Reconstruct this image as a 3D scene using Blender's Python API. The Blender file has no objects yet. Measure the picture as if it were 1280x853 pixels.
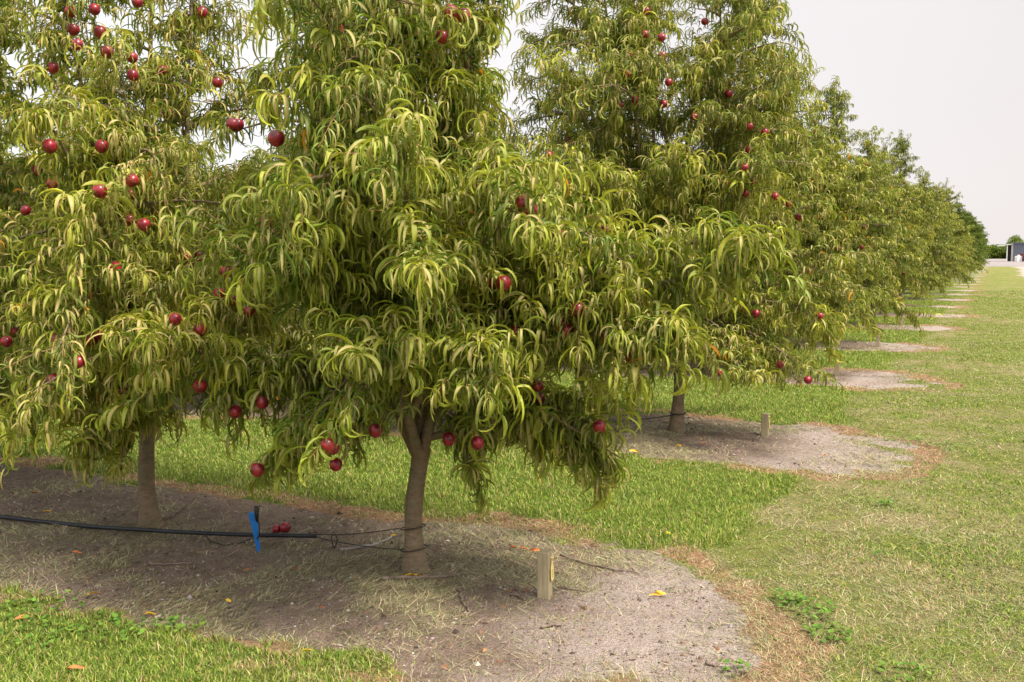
import bpy, math, random
import numpy as np
from mathutils import Vector

random.seed(7)
RNG = np.random.default_rng(11)
sc = bpy.context.scene
col = sc.collection
R = math.radians
F = 1230.0
CAMH = 1.6
PITCH = math.atan(110.5 / F)

# ------------------------------------------------------------------ frame of the orchard
def ground(px, py, z=0.0):
    dx, dy, dz = px - 640, -(py - 426.5), -F
    c, s = math.cos(PITCH), math.sin(PITCH)
    wx, wy, wz = dx, c * F + s * dy, -s * F + c * dy
    k = (z - CAMH) / wz
    return (wx * k, wy * k)

OX, OY = ground(517, 712)
UX, UY = 0.4415, 0.8973          # along the lane, row to row
VX, VY = 0.8973, -0.4415         # along a tree row, towards the lane

def st(s, t):
    return (OX + UX * s + VX * t, OY + UY * s + VY * t)

def to_st(x, y):
    dx, dy = x - OX, y - OY
    return dx * UX + dy * UY, dx * VX + dy * VY

ROWS = [0, 4.36, 9.1, 13.75, 18.6, 23.2] + [23.2 + 4.65 * i for i in range(1, 25)]
ROWS_A = np.array(ROWS)

# ------------------------------------------------------------------ noise
_T = np.random.default_rng(3).random((256, 256))
def vnoise(x, y, f, seed=0):
    x = np.asarray(x, float) * f + seed * 17.31 + 1000
    y = np.asarray(y, float) * f + seed * 9.77 + 1000
    xi, yi = np.floor(x).astype(int), np.floor(y).astype(int)
    fx, fy = x - xi, y - yi
    fx = fx * fx * (3 - 2 * fx); fy = fy * fy * (3 - 2 * fy)
    g = lambda a, b: _T[a & 255, b & 255]
    return (g(xi, yi) * (1 - fx) * (1 - fy) + g(xi + 1, yi) * fx * (1 - fy)
            + g(xi, yi + 1) * (1 - fx) * fy + g(xi + 1, yi + 1) * fx * fy) * 2 - 1

def fbm(x, y, f, seed=0):
    return (vnoise(x, y, f, seed) + .5 * vnoise(x, y, f * 2.1, seed + 1) + .25 * vnoise(x, y, f * 4.3, seed + 2)) / 1.75

def sstep(a, b, x):
    q = np.clip((x - a) / (b - a), 0, 1)
    return q * q * (3 - 2 * q)

def masks(s, t):
    """soil, fringe, lane, yard weights over the orchard floor"""
    s = np.asarray(s, float); t = np.asarray(t, float)
    sdf = np.full(s.shape, 99.0)
    for i, r in enumerate(ROWS):
        ds = s - r + .22 + .05 * math.sin(i * 2.3)
        te = .95 + .15 * math.sin(i * 1.7) + (.1 if i == 2 else 0) - (.2 if i == 0 else 0)
        tt = np.maximum(t - te, 0) * .95
        rad = (.96 if i < 4 else .85)
        sdf = np.minimum(sdf, np.hypot(ds, tt) - rad)
    n = fbm(s, t, 1.1, 5) * .24 + fbm(s, t, 4.5, 9) * .17
    lane = sstep(1.15, 1.45, t + fbm(s, t, .8, 21) * .25)
    soil = sstep(.10, -.08, sdf + n + .05)
    # patchier towards the lane end
    end = sstep(.6, 2.2, t)
    worn = fbm(s, t, 1.3, 33) * .5 + fbm(s, t, 5.5, 35) * .3
    soil = soil * (1 - .85 * end * sstep(-.15, .22, worn - .02 + np.where(s < 3, -.07, .0)))
    fringe = sstep(.26, .06, np.abs(sdf + n - .05)) * (sstep(-.35, .35, fbm(s, t, 1.7, 40) + .25 * end - np.where((t < 1) & (sdf + n > 0) & (np.abs(s + 1) < .6), .25, 0)))
    fringe = np.clip(fringe, 0, 1)
    # bare strip on the far right of the lane
    b = sstep(.7, .2, np.abs(t - 5.1 - .3 * fbm(s, t, .3, 50)) - .3 + .7 * fbm(s, t, .7, 51)) * sstep(40, 60, s)
    soil = np.maximum(soil, b)
    yard = sstep(121, 123, s + 8 * sstep(-3, 5, -t + 3) * 0 + 1.5 * fbm(s, t, .3, 60))
    soil = soil * (1 - yard); fringe = fringe * (1 - yard)
    return soil, fringe, lane, yard

def height(s, t):
    soil, fr, lane, yard = masks(s, t)
    near = sstep(60, 25, np.abs(s))
    return (.02 * fbm(s, t, .5, 70) + .012 * fbm(s, t, 3.0, 71) * (1 + soil) + .012 * (1 - soil)) * near

def gz(x, y):
    s, t = to_st(x, y)
    return float(height(np.array([s]), np.array([t]))[0])

# ------------------------------------------------------------------ mesh helpers
def mesh_np(name, V, Fq=None, Ft=None, mats=(), midx=None, attrs=None, smooth=True):
    """V (n,3); Fq (m,4); Ft (k,3)"""
    me = bpy.data.meshes.new(name)
    V = np.asarray(V, np.float32)
    parts = []; starts = []; n0 = 0
    if Fq is not None and len(Fq):
        Fq = np.asarray(Fq, np.int32); parts.append(Fq.ravel()); starts.append(np.arange(len(Fq)) * 4); n0 = Fq.size
    if Ft is not None and len(Ft):
        Ft = np.asarray(Ft, np.int32); parts.append(Ft.ravel()); starts.append(n0 + np.arange(len(Ft)) * 3)
    loops = np.concatenate(parts).astype(np.int32); ls = np.concatenate(starts).astype(np.int32)
    me.vertices.add(len(V)); me.vertices.foreach_set("co", V.ravel())
    me.loops.add(len(loops)); me.loops.foreach_set("vertex_index", loops)
    me.polygons.add(len(ls)); me.polygons.foreach_set("loop_start", ls)
    if midx is not None:
        me.polygons.foreach_set("material_index", np.asarray(midx, np.int32))
    me.polygons.foreach_set("use_smooth", np.full(len(ls), smooth, bool))
    for m in mats: me.materials.append(m)
    if attrs:
        for k, a in attrs.items():
            at = me.attributes.new(k, 'FLOAT_COLOR', 'POINT')
            at.data.foreach_set("color", np.asarray(a, np.float32).ravel())
    me.update(calc_edges=True)
    return me

def link(name, me, parent=None, loc=None):
    o = bpy.data.objects.new(name, me); col.objects.link(o)
    if parent: o.parent = parent
    if loc is not None: o.location = loc
    return o

def tag(o, label=None, cat=None, group=None, kind=None):
    if label: o['label'] = label
    if cat: o['category'] = cat
    if group: o['group'] = group
    if kind: o['kind'] = kind
    return o

def empty(name, loc, label, cat, group=None):
    o = bpy.data.objects.new(name, None); col.objects.link(o)
    o.empty_display_size = .1
    o.location = loc
    return tag(o, label, cat, group)

class MB:
    def __init__(s): s.v = []; s.f = []
    def add(s, vs, fs):
        n = len(s.v); s.v += [tuple(v) for v in vs]; s.f += [tuple(i + n for i in f) for f in fs]
    def box(s, c, d, rot=0, bev=0, top=1.0):
        x, y, z = d[0] / 2, d[1] / 2, d[2] / 2
        cr, sr = math.cos(rot), math.sin(rot)
        def ring(sx, sy, zz):
            b = min(bev, sx, sy)
            pts = [(sx, -sy + b), (sx, sy - b), (sx - b, sy), (-sx + b, sy), (-sx, sy - b), (-sx, -sy + b), (-sx + b, -sy), (sx - b, -sy)] if b > 0 else [(sx, -sy), (sx, sy), (-sx, sy), (-sx, -sy)]
            return [(c[0] + px * cr - py * sr, c[1] + px * sr + py * cr, c[2] + zz) for px, py in pts]
        rings = [ring(x, y, -z), ring(x * top, y * top, z - bev)]
        if bev > 0: rings.append(ring(x * top - bev, y * top - bev, z))
        n = len(rings[0]); vs = sum(rings, []); fs = []
        for i in range(len(rings) - 1):
            for j in range(n):
                fs.append((i * n + j, i * n + (j + 1) % n, (i + 1) * n + (j + 1) % n, (i + 1) * n + j))
        fs.append(tuple(range(n - 1, -1, -1))); k = (len(rings) - 1) * n
        fs.append(tuple(k + j for j in range(n)))
        s.add(vs, fs)
    def tube(s, pts, rad, n=8, cap=True):
        V, Fq = tube_np(pts, rad, n); base = len(s.v)
        s.v += [tuple(v) for v in V]; s.f += [tuple(int(i) + base for i in f) for f in Fq]
        if cap:
            s.f.append(tuple(base + i for i in range(n - 1, -1, -1)))
            s.f.append(tuple(base + len(V) - n + i for i in range(n)))
    def build(s, name, mat, parent=None, loc=None, smooth=False):
        me = bpy.data.meshes.new(name); me.from_pydata(s.v, [], s.f)
        if mat: me.materials.append(mat)
        if smooth: me.polygons.foreach_set("use_smooth", [True] * len(me.polygons))
        me.update()
        return link(name, me, parent, loc)

def tube_np(pts, rad, n=8):
    P = np.asarray(pts, float); m = len(P)
    rad = np.broadcast_to(np.asarray(rad, float), (m,))
    T = np.gradient(P, axis=0); T /= np.linalg.norm(T, axis=1)[:, None] + 1e-9
    up = np.array([0.0, 0, 1]) if abs(T[0][2]) < .9 else np.array([1.0, 0, 0])
    A = np.cross(T[0], up); A /= np.linalg.norm(A)
    fr = []
    for i in range(m):
        A = A - T[i] * A.dot(T[i]); A /= np.linalg.norm(A) + 1e-9
        fr.append((A, np.cross(T[i], A)))
    ang = np.arange(n) * 2 * math.pi / n
    V = np.concatenate([P[i] + rad[i] * (np.cos(ang)[:, None] * fr[i][0] + np.sin(ang)[:, None] * fr[i][1]) for i in range(m)])
    Fq = []
    for i in range(m - 1):
        for j in range(n):
            Fq.append((i * n + j, i * n + (j + 1) % n, (i + 1) * n + (j + 1) % n, (i + 1) * n + j))
    return V, np.array(Fq)

# ------------------------------------------------------------------ materials
def mat(name):
    m = bpy.data.materials.new(name); m.use_nodes = True
    nt = m.node_tree; nt.nodes.clear()
    out = nt.nodes.new('ShaderNodeOutputMaterial')
    return m, nt, out

class NT:
    def __init__(s, nt): s.nt = nt
    def n(s, t, **k):
        x = s.nt.nodes.new(t)
        for a, b in k.items():
            setattr(x, a, b)
        return x
    def set(s, inp, v):
        if hasattr(v, 'is_linked') or hasattr(v, 'links'): s.nt.links.new(v, inp)
        else: inp.default_value = v
    def noise(s, vec, scale, detail=4, rough=.6, out='Fac'):
        x = s.n('ShaderNodeTexNoise'); x.inputs['Scale'].default_value = scale
        x.inputs['Detail'].default_value = detail; x.inputs['Roughness'].default_value = rough
        if vec is not None: s.nt.links.new(vec, x.inputs['Vector'])
        return x.outputs[out]
    def mix(s, f, a, b, mode='MIX'):
        x = s.n('ShaderNodeMix'); x.data_type = 'RGBA'; x.blend_type = mode
        s.set(x.inputs[0], f); s.set(x.inputs[6], a); s.set(x.inputs[7], b)
        return x.outputs[2]
    def math(s, op, a, b=0.0, clamp=False):
        x = s.n('ShaderNodeMath'); x.operation = op; x.use_clamp = clamp
        s.set(x.inputs[0], a); s.set(x.inputs[1], b)
        return x.outputs[0]
    def mr(s, v, a, b, c=0.0, d=1.0):
        x = s.n('ShaderNodeMapRange'); s.set(x.inputs[0], v)
        for i, q in enumerate((a, b, c, d)): x.inputs[i + 1].default_value = q
        return x.outputs[0]
    def attr(s, name):
        x = s.n('ShaderNodeAttribute'); x.attribute_name = name
        sp = s.n('ShaderNodeSeparateColor'); s.nt.links.new(x.outputs['Color'], sp.inputs[0])
        return sp.outputs[0], sp.outputs[1], sp.outputs[2], x.outputs['Alpha']
    def bsdf(s, color, rough=.6, spec=.3, normal=None):
        x = s.n('ShaderNodeBsdfPrincipled'); s.set(x.inputs['Base Color'], color)
        s.set(x.inputs['Roughness'], rough); x.inputs['Specular IOR Level'].default_value = spec
        if normal is not None: s.nt.links.new(normal, x.inputs['Normal'])
        return x
    def bump(s, h, strength=.5, dist=.01):
        x = s.n('ShaderNodeBump'); x.inputs['Strength'].default_value = strength
        x.inputs['Distance'].default_value = dist; s.nt.links.new(h, x.inputs['Height'])
        return x.outputs[0]

def c4(r, g, b): return (r, g, b, 1)

def leaf_material(name, deep, mid, tip, back, ribc, trans=.35):
    m, nt, out = mat(name); N = NT(nt)
    r, cross, age, sp = N.attr('lc')
    c = N.mix(N.mr(age, 0, .5), c4(*deep), c4(*mid))
    c = N.mix(N.mr(age, .5, 1), c, c4(*tip))
    c = N.mix(N.mr(r, .0, 1., 0, .55), c, N.mix(r, c4(deep[0] * 1.5, deep[1] * 1.25, deep[2] * 1.1), c4(tip[0] * 1.05, tip[1] * .92, tip[2] * 1.6)))
    rib = N.mr(cross, .10, .34, 1, 0)
    top = N.mix(N.math('MULTIPLY', rib, .45), c, c4(*ribc))
    bk = N.mix(N.mr(r, .35, .9), c, c4(*back))
    bk = N.mix(N.math('MULTIPLY', N.mr(cross, .2, .75, 1, 0), N.mr(r, .2, .8, .3, .95)), bk, c4(*ribc))
    geo = N.n('ShaderNodeNewGeometry')
    cc = N.mix(geo.outputs['Backfacing'], top, bk)
    tc = N.n('ShaderNodeTexCoord')
    blo = N.noise(tc.outputs['Object'], 60, 2)
    cc = N.mix(N.mr(blo, .3, .7, 0, .35), cc, N.mix(.5, cc, c4(.05, .09, .015)))
    oi = N.n('ShaderNodeObjectInfo')
    hs = N.n('ShaderNodeHueSaturation'); nt.links.new(cc, hs.inputs['Color']); nt.links.new(N.mr(oi.outputs['Random'], 0, 1, .488, .506), hs.inputs['Hue']); nt.links.new(N.mr(oi.outputs['Random'], 0, 1, 1.14, .86), hs.inputs['Value'])
    cc = N.mix(sp, hs.outputs[0], c4(.75, .30, .02))
    b = N.bsdf(cc, .5, .32, N.bump(N.math('MULTIPLY', cross, 1.0), .3, .004))
    t = N.n('ShaderNodeBsdfTranslucent')
    nt.links.new(N.mix(.5, cc, N.mix(1.0, cc, c4(1.25, 1.2, .5), 'MULTIPLY')), t.inputs['Color'])
    ms = N.n('ShaderNodeMixShader'); ms.inputs[0].default_value = trans
    nt.links.new(b.outputs[0], ms.inputs[1]); nt.links.new(t.outputs[0], ms.inputs[2])
    nt.links.new(ms.outputs[0], out.inputs[0])
    return m

LEAF = leaf_material('peach_leaf', (.022, .085, .010), (.155, .275, .018), (.52, .57, .045), (.31, .37, .075), (.70, .47, .25), .30)
LEAF_MID = leaf_material('peach_leaf_olive', (.024, .085, .010), (.155, .258, .020), (.45, .49, .045), (.29, .34, .07), (.58, .43, .20), .30)
LEAF_GREEN = leaf_material('green_leaf', (.03, .08, .010), (.13, .21, .018), (.27, .35, .03), (.15, .22, .05), (.2, .24, .07), .30)

def bark_material(name, a, b, ringy=True):
    m, nt, out = mat(name); N = NT(nt)
    tc = N.n('ShaderNodeTexCoord')
    mp = N.n('ShaderNodeMapping'); nt.links.new(tc.outputs['Object'], mp.inputs[0]); mp.inputs['Scale'].default_value = (10, 10, 22)
    n1 = N.noise(mp.outputs[0], 1.5, 5, .65); n2 = N.noise(tc.outputs['Object'], 7, 4)
    c = N.mix(N.mr(n1, .2, .8), c4(*a), c4(*b))
    c = N.mix(N.mr(n2, .45, .65, 0, .55), c, c4(.16, .15, .09))
    vo = N.n('ShaderNodeTexVoronoi'); vo.inputs['Scale'].default_value = 1.0
    mp2 = N.n('ShaderNodeMapping'); nt.links.new(tc.outputs['Object'], mp2.inputs[0]); mp2.inputs['Scale'].default_value = (26, 26, 62)
    nt.links.new(mp2.outputs[0], vo.inputs['Vector'])
    c = N.mix(N.mr(vo.outputs['Distance'], .08, .20, .55, 0), c, c4(.05, .035, .025))
    b_ = N.bsdf(c, .75, .25, N.bump(N.math('ADD', n1, N.math('MULTIPLY', vo.outputs['Distance'], .5)), .8, .012))
    nt.links.new(b_.outputs[0], out.inputs[0]); return m

BARK = bark_material('peach_bark', (.14, .10, .062), (.30, .215, .14))
m, nt, out = mat('young_twig'); N = NT(nt)
r, g_, b_, _ = N.attr('lc')
TWIG = m
bs = N.bsdf(N.mix(b_, c4(.20, .13, .07), c4(.50, .22, .11)), .5, .4); nt.links.new(bs.outputs[0], out.inputs[0])

m, nt, out = mat('fruit_skin'); N = NT(nt); FRUIT = m
tc = N.n('ShaderNodeTexCoord'); oi = N.n('ShaderNodeObjectInfo')
n = N.noise(tc.outputs['Object'], 26, 3); n2 = N.noise(tc.outputs['Object'], 160, 2)
c = N.mix(N.mr(n, .35, .65), c4(.085, .004, .010), c4(.36, .014, .032))
c = N.mix(N.math('MULTIPLY', N.mr(oi.outputs['Random'], .55, 1, 0, .6), N.mr(n, .4, .62)), c, c4(.34, .035, .02))
c = N.mix(N.mr(n2, .68, .74, 0, .3), c, c4(.35, .12, .07))
bs = N.bsdf(c, .33, .5); bs.inputs['Coat Weight'].default_value = .15
nt.links.new(bs.outputs[0], out.inputs[0])

def simple(name, color, rough=.6, spec=.3, var=.25, scale=30, bump=.2):
    m, nt, out = mat(name); N = NT(nt)
    tc = N.n('ShaderNodeTexCoord'); n = N.noise(tc.outputs['Object'], scale, 4)
    d = tuple(x * (1 - var) for x in color); l = tuple(min(1, x * (1 + var)) for x in color)
    b = N.bsdf(N.mix(N.mr(n, .3, .7), c4(*d), c4(*l)), rough, spec, N.bump(n, bump, .003))
    nt.links.new(b.outputs[0], out.inputs[0]); return m

HOSE = simple('black_pipe', (.018, .020, .024), .42, .4, .4, 12)
BLUE = simple('blue_plastic', (.012, .17, .52), .4, .5, .2, 15)
BLACKP = simple('black_plastic', (.015, .016, .018), .4, .5)
WIRE = simple('dark_wire', (.03, .028, .024), .5, .5)
YTAG = simple('yellow_tag', (.72, .58, .22), .5, .4, .08)
INK = simple('faded_print', (.30, .22, .12), .7, .2, .1)
STICK = simple('dead_wood', (.20, .15, .12), .85, .2, .4, 25, .8)
STICKG = simple('grey_dead_wood', (.30, .27, .25), .85, .2, .35, 25, .8)
YLEAF = simple('yellow_fallen_leaf', (.80, .48, .03), .5, .4, .15, 40)
OLEAF = simple('orange_fallen_leaf', (.50, .17, .05), .55, .3, .45, 40)
m, nt, out = mat('stake_timber'); N = NT(nt); TIMBER = m
tc = N.n('ShaderNodeTexCoord'); mp = N.n('ShaderNodeMapping'); nt.links.new(tc.outputs['Object'], mp.inputs[0]); mp.inputs['Scale'].default_value = (60, 60, 4)
n = N.noise(mp.outputs[0], 2, 5); n2 = N.noise(tc.outputs['Object'], 14, 3)
c = N.mix(N.mr(n, .3, .7), c4(.27, .22, .13), c4(.44, .37, .24)); c = N.mix(N.mr(n2, .5, .7, 0, .4), c, c4(.24, .24, .15))
bs = N.bsdf(c, .8, .2, N.bump(n, .5, .002)); nt.links.new(bs.outputs[0], out.inputs[0])

# ground
m, nt, out = mat('orchard_floor'); N = NT(nt); GROUND = m
tc = N.n('ShaderNodeTexCoord'); P = tc.outputs['Object']
soil, fringe, lane, yard = N.attr('gm'); pale = N.attr('gp')[0]
nf = N.noise(P, 9, 6, .7); nm = N.noise(P, 2.2, 5, .6); nh = N.noise(P, 70, 3, .7); nl = N.noise(P, .55, 4, .6); n4 = N.noise(P, 28, 4, .7)
lush = N.mix(N.mr(nf, .3, .7), c4(.10, .145, .022), c4(.19, .25, .04))
lush = N.mix(N.mr(n4, .5, .72, 0, .7), lush, c4(.05, .10, .016))
lane1 = N.mix(N.mr(nf, .35, .66), c4(.11, .145, .028), c4(.24, .26, .06))
tan = N.mix(N.mr(n4, .3, .7), c4(.22, .18, .09), c4(.42, .34, .19))
lane1 = N.mix(N.mr(N.math('ADD', N.math('MULTIPLY', nm, .6), N.math('MULTIPLY', nl, .5)), .53, .66, 0, .8), lane1, tan)
lane1 = N.mix(N.mr(n4, .56, .75, 0, .5), lane1, c4(.09, .12, .03))
grassc = N.mix(lane, lush, lane1)
nhh = N.noise(P, 190, 2, .7)
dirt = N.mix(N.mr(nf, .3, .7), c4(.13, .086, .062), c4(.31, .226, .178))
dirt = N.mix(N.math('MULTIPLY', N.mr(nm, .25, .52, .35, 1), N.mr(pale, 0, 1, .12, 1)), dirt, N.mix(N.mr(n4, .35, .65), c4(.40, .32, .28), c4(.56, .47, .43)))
dirt = N.mix(N.mr(nh, .55, .75, 0, .65), dirt, c4(.10, .075, .055))
dirt = N.mix(N.mr(n4, .58, .7, 0, .6), dirt, c4(.15, .12, .075))
fr = N.mix(N.mr(n4, .3, .7), c4(.20, .095, .055), c4(.46, .29, .17))
def sharp(a): return N.mr(N.math('ADD', a, N.math('MULTIPLY', N.math('SUBTRACT', N.math('ADD', N.math('MULTIPLY', nf, .5), N.math('MULTIPLY', n4, .5)), .5), 1.1)), .35, .62)
c = N.mix(sharp(fringe), grassc, fr)
dirt = N.mix(N.mr(nhh, .52, .7, 0, .7), dirt, c4(.07, .05, .035)); dirt = N.mix(N.mr(nhh, .46, .3, 0, .35), dirt, c4(.50, .43, .38))
c = N.mix(sharp(soil), c, dirt)
grav = N.mix(N.mr(nl, .3, .7), c4(.24, .21, .205), c4(.31, .28, .27))
c = N.mix(yard, c, grav)
bmp = N.bump(N.math('ADD', N.math('ADD', N.math('MULTIPLY', nh, .5), N.math('MULTIPLY', nhh, .3)), nf), 1.0, .04)
bs = N.bsdf(c, .95, .1, bmp); nt.links.new(bs.outputs[0], out.inputs[0])

def blade_material(name, pale, trans=.3):
    m, nt, out = mat(name); N = NT(nt)
    x = N.n('ShaderNodeAttribute'); x.attribute_name = 'bc'
    b = N.bsdf(x.outputs['Color'], .6, .25)
    t = N.n('ShaderNodeBsdfTranslucent'); nt.links.new(x.outputs['Color'], t.inputs['Color'])
    ms = N.n('ShaderNodeMixShader'); ms.inputs[0].default_value = trans
    nt.links.new(b.outputs[0], ms.inputs[1]); nt.links.new(t.outputs[0], ms.inputs[2])
    nt.links.new(ms.outputs[0], out.inputs[0]); return m
BLADE = blade_material('grass_blade', 0)
STRAW = blade_material('straw_blade', 0, .1)

# ------------------------------------------------------------------ ground sheet
def axis(*segs):
    a = []
    for lo, hi, step in segs:
        n = max(1, int(round((hi - lo) / step))); a += list(np.linspace(lo, hi, n, endpoint=False))
    a.append(segs[-1][1]); return np.array(a)
S_ = axis((-1500, -200, 200), (-200, -20, 20), (-20, -4, 1), (-4, 12, .07), (12, 30, .14), (30, 140, .3), (140, 240, 4), (240, 3000, 300))
T_ = axis((-2500, -200, 250), (-200, -20, 15), (-20, -9, .5), (-9, 7, .08), (7, 20, .5), (20, 120, 4), (120, 2500, 250))
SS, TT = np.meshgrid(S_, T_, indexing='ij')
ZZ = height(SS, TT)
so, frn, la, ya = masks(SS, TT)
XX, YY = OX + UX * SS + VX * TT, OY + UY * SS + VY * TT
ns_, nt_ = SS.shape
idx = np.arange(ns_ * nt_).reshape(ns_, nt_)
Fq = np.stack([idx[:-1, :-1], idx[:-1, 1:], idx[1:, 1:], idx[1:, :-1]], -1).reshape(-1, 4)[:, ::-1]
Fq = Fq[:, ::-1] if False else Fq
V = np.stack([XX, YY, ZZ], -1).reshape(-1, 3)
# make sure the normals look up
a, b, c_ = V[Fq[0, 0]], V[Fq[0, 1]], V[Fq[0, 2]]
if np.cross(b - a, c_ - a)[2] < 0: Fq = Fq[:, ::-1]
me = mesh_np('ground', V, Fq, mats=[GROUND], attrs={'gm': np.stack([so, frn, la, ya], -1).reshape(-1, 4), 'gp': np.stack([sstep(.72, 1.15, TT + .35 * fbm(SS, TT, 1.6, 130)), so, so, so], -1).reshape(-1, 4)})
tag(link('ground', me), kind='structure')

# ------------------------------------------------------------------ grass blades
def blade_mesh(name, X, Y, Hh, W, lean, az, C, matl, curl=.5):
    n = len(X)
    s, t = to_st(X, Y); Z = height(s, t) - .004
    B = np.stack([X, Y, Z], -1)
    hd = np.stack([np.cos(az), np.sin(az), np.zeros(n)], -1)
    sd = np.stack([-np.sin(az + RNG.normal(0, .6, n)), np.cos(az + RNG.normal(0, .6, n)), np.zeros(n)], -1)
    up = np.array([0, 0, 1.0])
    l1 = lean[:, None]; H1 = Hh[:, None]
    m1 = B + H1 * .55 * (np.cos(l1) * up + np.sin(l1) * hd)
    l2 = np.minimum(lean + curl, 1.9)[:, None]
    tip = m1 + H1 * .45 * (np.cos(l2) * up + np.sin(l2) * hd)
    tip[:, 2] = np.maximum(tip[:, 2], Z + .006)
    w = W[:, None] / 2
    V = np.stack([B - sd * w, B + sd * w, m1 + sd * w * .8, m1 - sd * w * .8, tip], 1).reshape(-1, 3)
    k = np.arange(n)[:, None] * 5
    Fq = k + np.array([[0, 1, 2, 3]]); Ft = k + np.array([[3, 2, 4]])
    cc = np.repeat(C[:, None, :], 5, 1).astype(float)
    cc = np.concatenate([cc, np.ones((n, 5, 1))], -1).reshape(-1, 4)
    return mesh_np(name, V, Fq, Ft, mats=[matl], attrs={'bc': cc})

def scatter(dens, d0, d1, pw, half=.58, seed=1):
    """ground points inside a widened view wedge; density dens*(d0/d)^pw per m2"""
    rg = np.random.default_rng(seed)
    edges = np.geomspace(d0, d1, 40); xs, ys = [], []
    for a, b in zip(edges[:-1], edges[1:]):
        mid = (a + b) / 2; area = 2 * half * mid * (b - a)
        n = int(dens * (d0 / mid) ** pw * area)
        y = rg.uniform(a, b, n); x = rg.uniform(-half, half, n) * y
        xs.append(x); ys.append(y)
    return np.concatenate(xs), np.concatenate(ys)

def pick(rg, pal, n, jit=.18):
    pal = np.array(pal); i = rg.integers(0, len(pal), n)
    return np.clip(pal[i] * (1 + rg.normal(0, jit, (n, 1))) * (1 + rg.normal(0, .06, (n, 3))), .005, .9)

rg = np.random.default_rng(5)
X, Y = scatter(22000, 3.0, 42, 1.5, seed=2)
s, t = to_st(X, Y); so, frn, la, ya = masks(s, t)
n = len(X); D = np.hypot(X, Y)
ng = (rg.random(n) > np.clip(so * 1.15 + frn * .35, 0, .985))
islush = la < rg.uniform(.3, .7, n)
# lush
k = ng & islush; xs, ys = X[k], Y[k]; nn = k.sum(); d = D[k]
clump = fbm(xs, ys, 2.2, 80)
edge = sstep(.6, .05, so[k] + frn[k] * .5)
Hh = rg.uniform(.018, .050, nn) * (1 + .6 * clump) * (.45 + .55 * edge)
C = pick(rg, [(.15, .24, .03), (.22, .31, .04), (.32, .39, .06), (.10, .17, .02), (.36, .37, .10)], nn)
dry = rg.random(nn) < .08 + .5 * frn[k]
C[dry] = pick(rg, [(.50, .36, .17), (.42, .26, .13), (.5, .44, .22)], dry.sum())
tag(link('lush_grass', blade_mesh('lush_grass', xs, ys, Hh, (.0022 + .00045 * d), rg.uniform(.1, 1.0, nn), rg.uniform(0, 6.283, nn), C, BLADE)),
    'bright green unmown grass growing in strips between the bare tree rows', 'grass', kind='stuff')
# lane
k = ng & ~islush & (ya < .5); xs, ys = X[k], Y[k]; nn = k.sum(); d = D[k]
dryz = sstep(-.08, .22, fbm(xs, ys, .9, 90) * .7 + fbm(xs, ys, 4, 91) * .4 + .20 * sstep(3.0, 1.6, t[k]) - .12)
Hh = rg.uniform(.012, .036, nn) * (1 - .3 * dryz) * (1 + .5 * (fbm(xs, ys, 1.7, 93) > .35))
C = pick(rg, [(.13, .215, .028), (.20, .29, .038), (.31, .36, .055), (.08, .145, .02), (.31, .32, .08)], nn)
dry = rg.random(nn) < .09 + .52 * dryz + .3 * frn[k]
C[dry] = pick(rg, [(.40, .33, .16), (.50, .42, .23), (.34, .29, .14), (.40, .24, .13)], dry.sum())
tag(link('lane_grass', blade_mesh('lane_grass', xs, ys, Hh, (.0020 + .0005 * d), rg.uniform(.4, 1.45, nn), rg.uniform(0, 6.283, nn), C, BLADE)),
    'short mown grass with dry tan patches covering the wide lane beside the trees', 'grass', kind='stuff')
# straw clippings on soil and lane
X, Y = scatter(42000, 3.0, 24, 1.65, seed=12)
s, t = to_st(X, Y); so, frn, la, ya = masks(s, t); n = len(X)
swath = fbm(X, Y, 1.1, 100) * .6 + fbm(X, Y, 3.5, 101) * .4
p = np.clip(so * (.12 + 1.0 * sstep(-.15, .25, swath)) * (1 - .75 * sstep(.9, 1.3, t) * sstep(1.9, 1.4, t)), 0, 1) + la * (1 - so) * (.06 + .26 * sstep(.05, .35, swath)) + frn * .25
k = rg.random(n) < p; xs, ys = X[k], Y[k]; nn = k.sum(); d = D = np.hypot(xs, ys)
ln = rg.uniform(.02, .085, nn) * np.where(rg.random(nn) < .06, 2.0, 1)
C = pick(rg, [(.38, .36, .19), (.27, .28, .13), (.56, .50, .30), (.14, .12, .07), (.42, .32, .20), (.20, .22, .09), (.12, .08, .05)], nn)
azs = rg.uniform(0, 6.283, nn) * .5 + fbm(xs, ys, .8, 103) * 3
tag(link('straw_clippings', blade_mesh('straw_clippings', xs, ys, ln, (.0010 + .00034 * d), rg.uniform(1.25, 1.52, nn), azs, C, STRAW, .05)),
    'dry grass clippings strewn over the bare soil under the trees', 'clippings', kind='stuff')

# crumbs of earth, bark chips and shrivelled leaves on the soil
X, Y = scatter(2600, 3.0, 20, 1.6, seed=31); s, t = to_st(X, Y); so = masks(s, t)[0]
rg = np.random.default_rng(32); k = (rg.random(len(X)) < so * (.35 + .65 * (fbm(X, Y, 2.3, 120) > 0))); X, Y = X[k], Y[k]; n = len(X); s, t = to_st(X, Y)
q = rg.uniform(.002, .0065, n) * np.where(rg.random(n) < .06, 2.2, 1) * (1 + .06 * Y); flat = np.where(rg.random(n) < .3, .25, .7)
O = np.stack([X, Y, height(s, t) + q * .2], -1)[:, None, :]
base5 = np.array([[1, 0, -.3], [.2, .9, -.2], [-.9, .3, -.3], [-.1, -1, -.25], [.1, .1, .8]])
B5 = base5[None] * (1 + rg.normal(0, .3, (n, 5, 3))); a_ = rg.uniform(0, 6.28, n); ca, sa = np.cos(a_)[:, None], np.sin(a_)[:, None]
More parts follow.
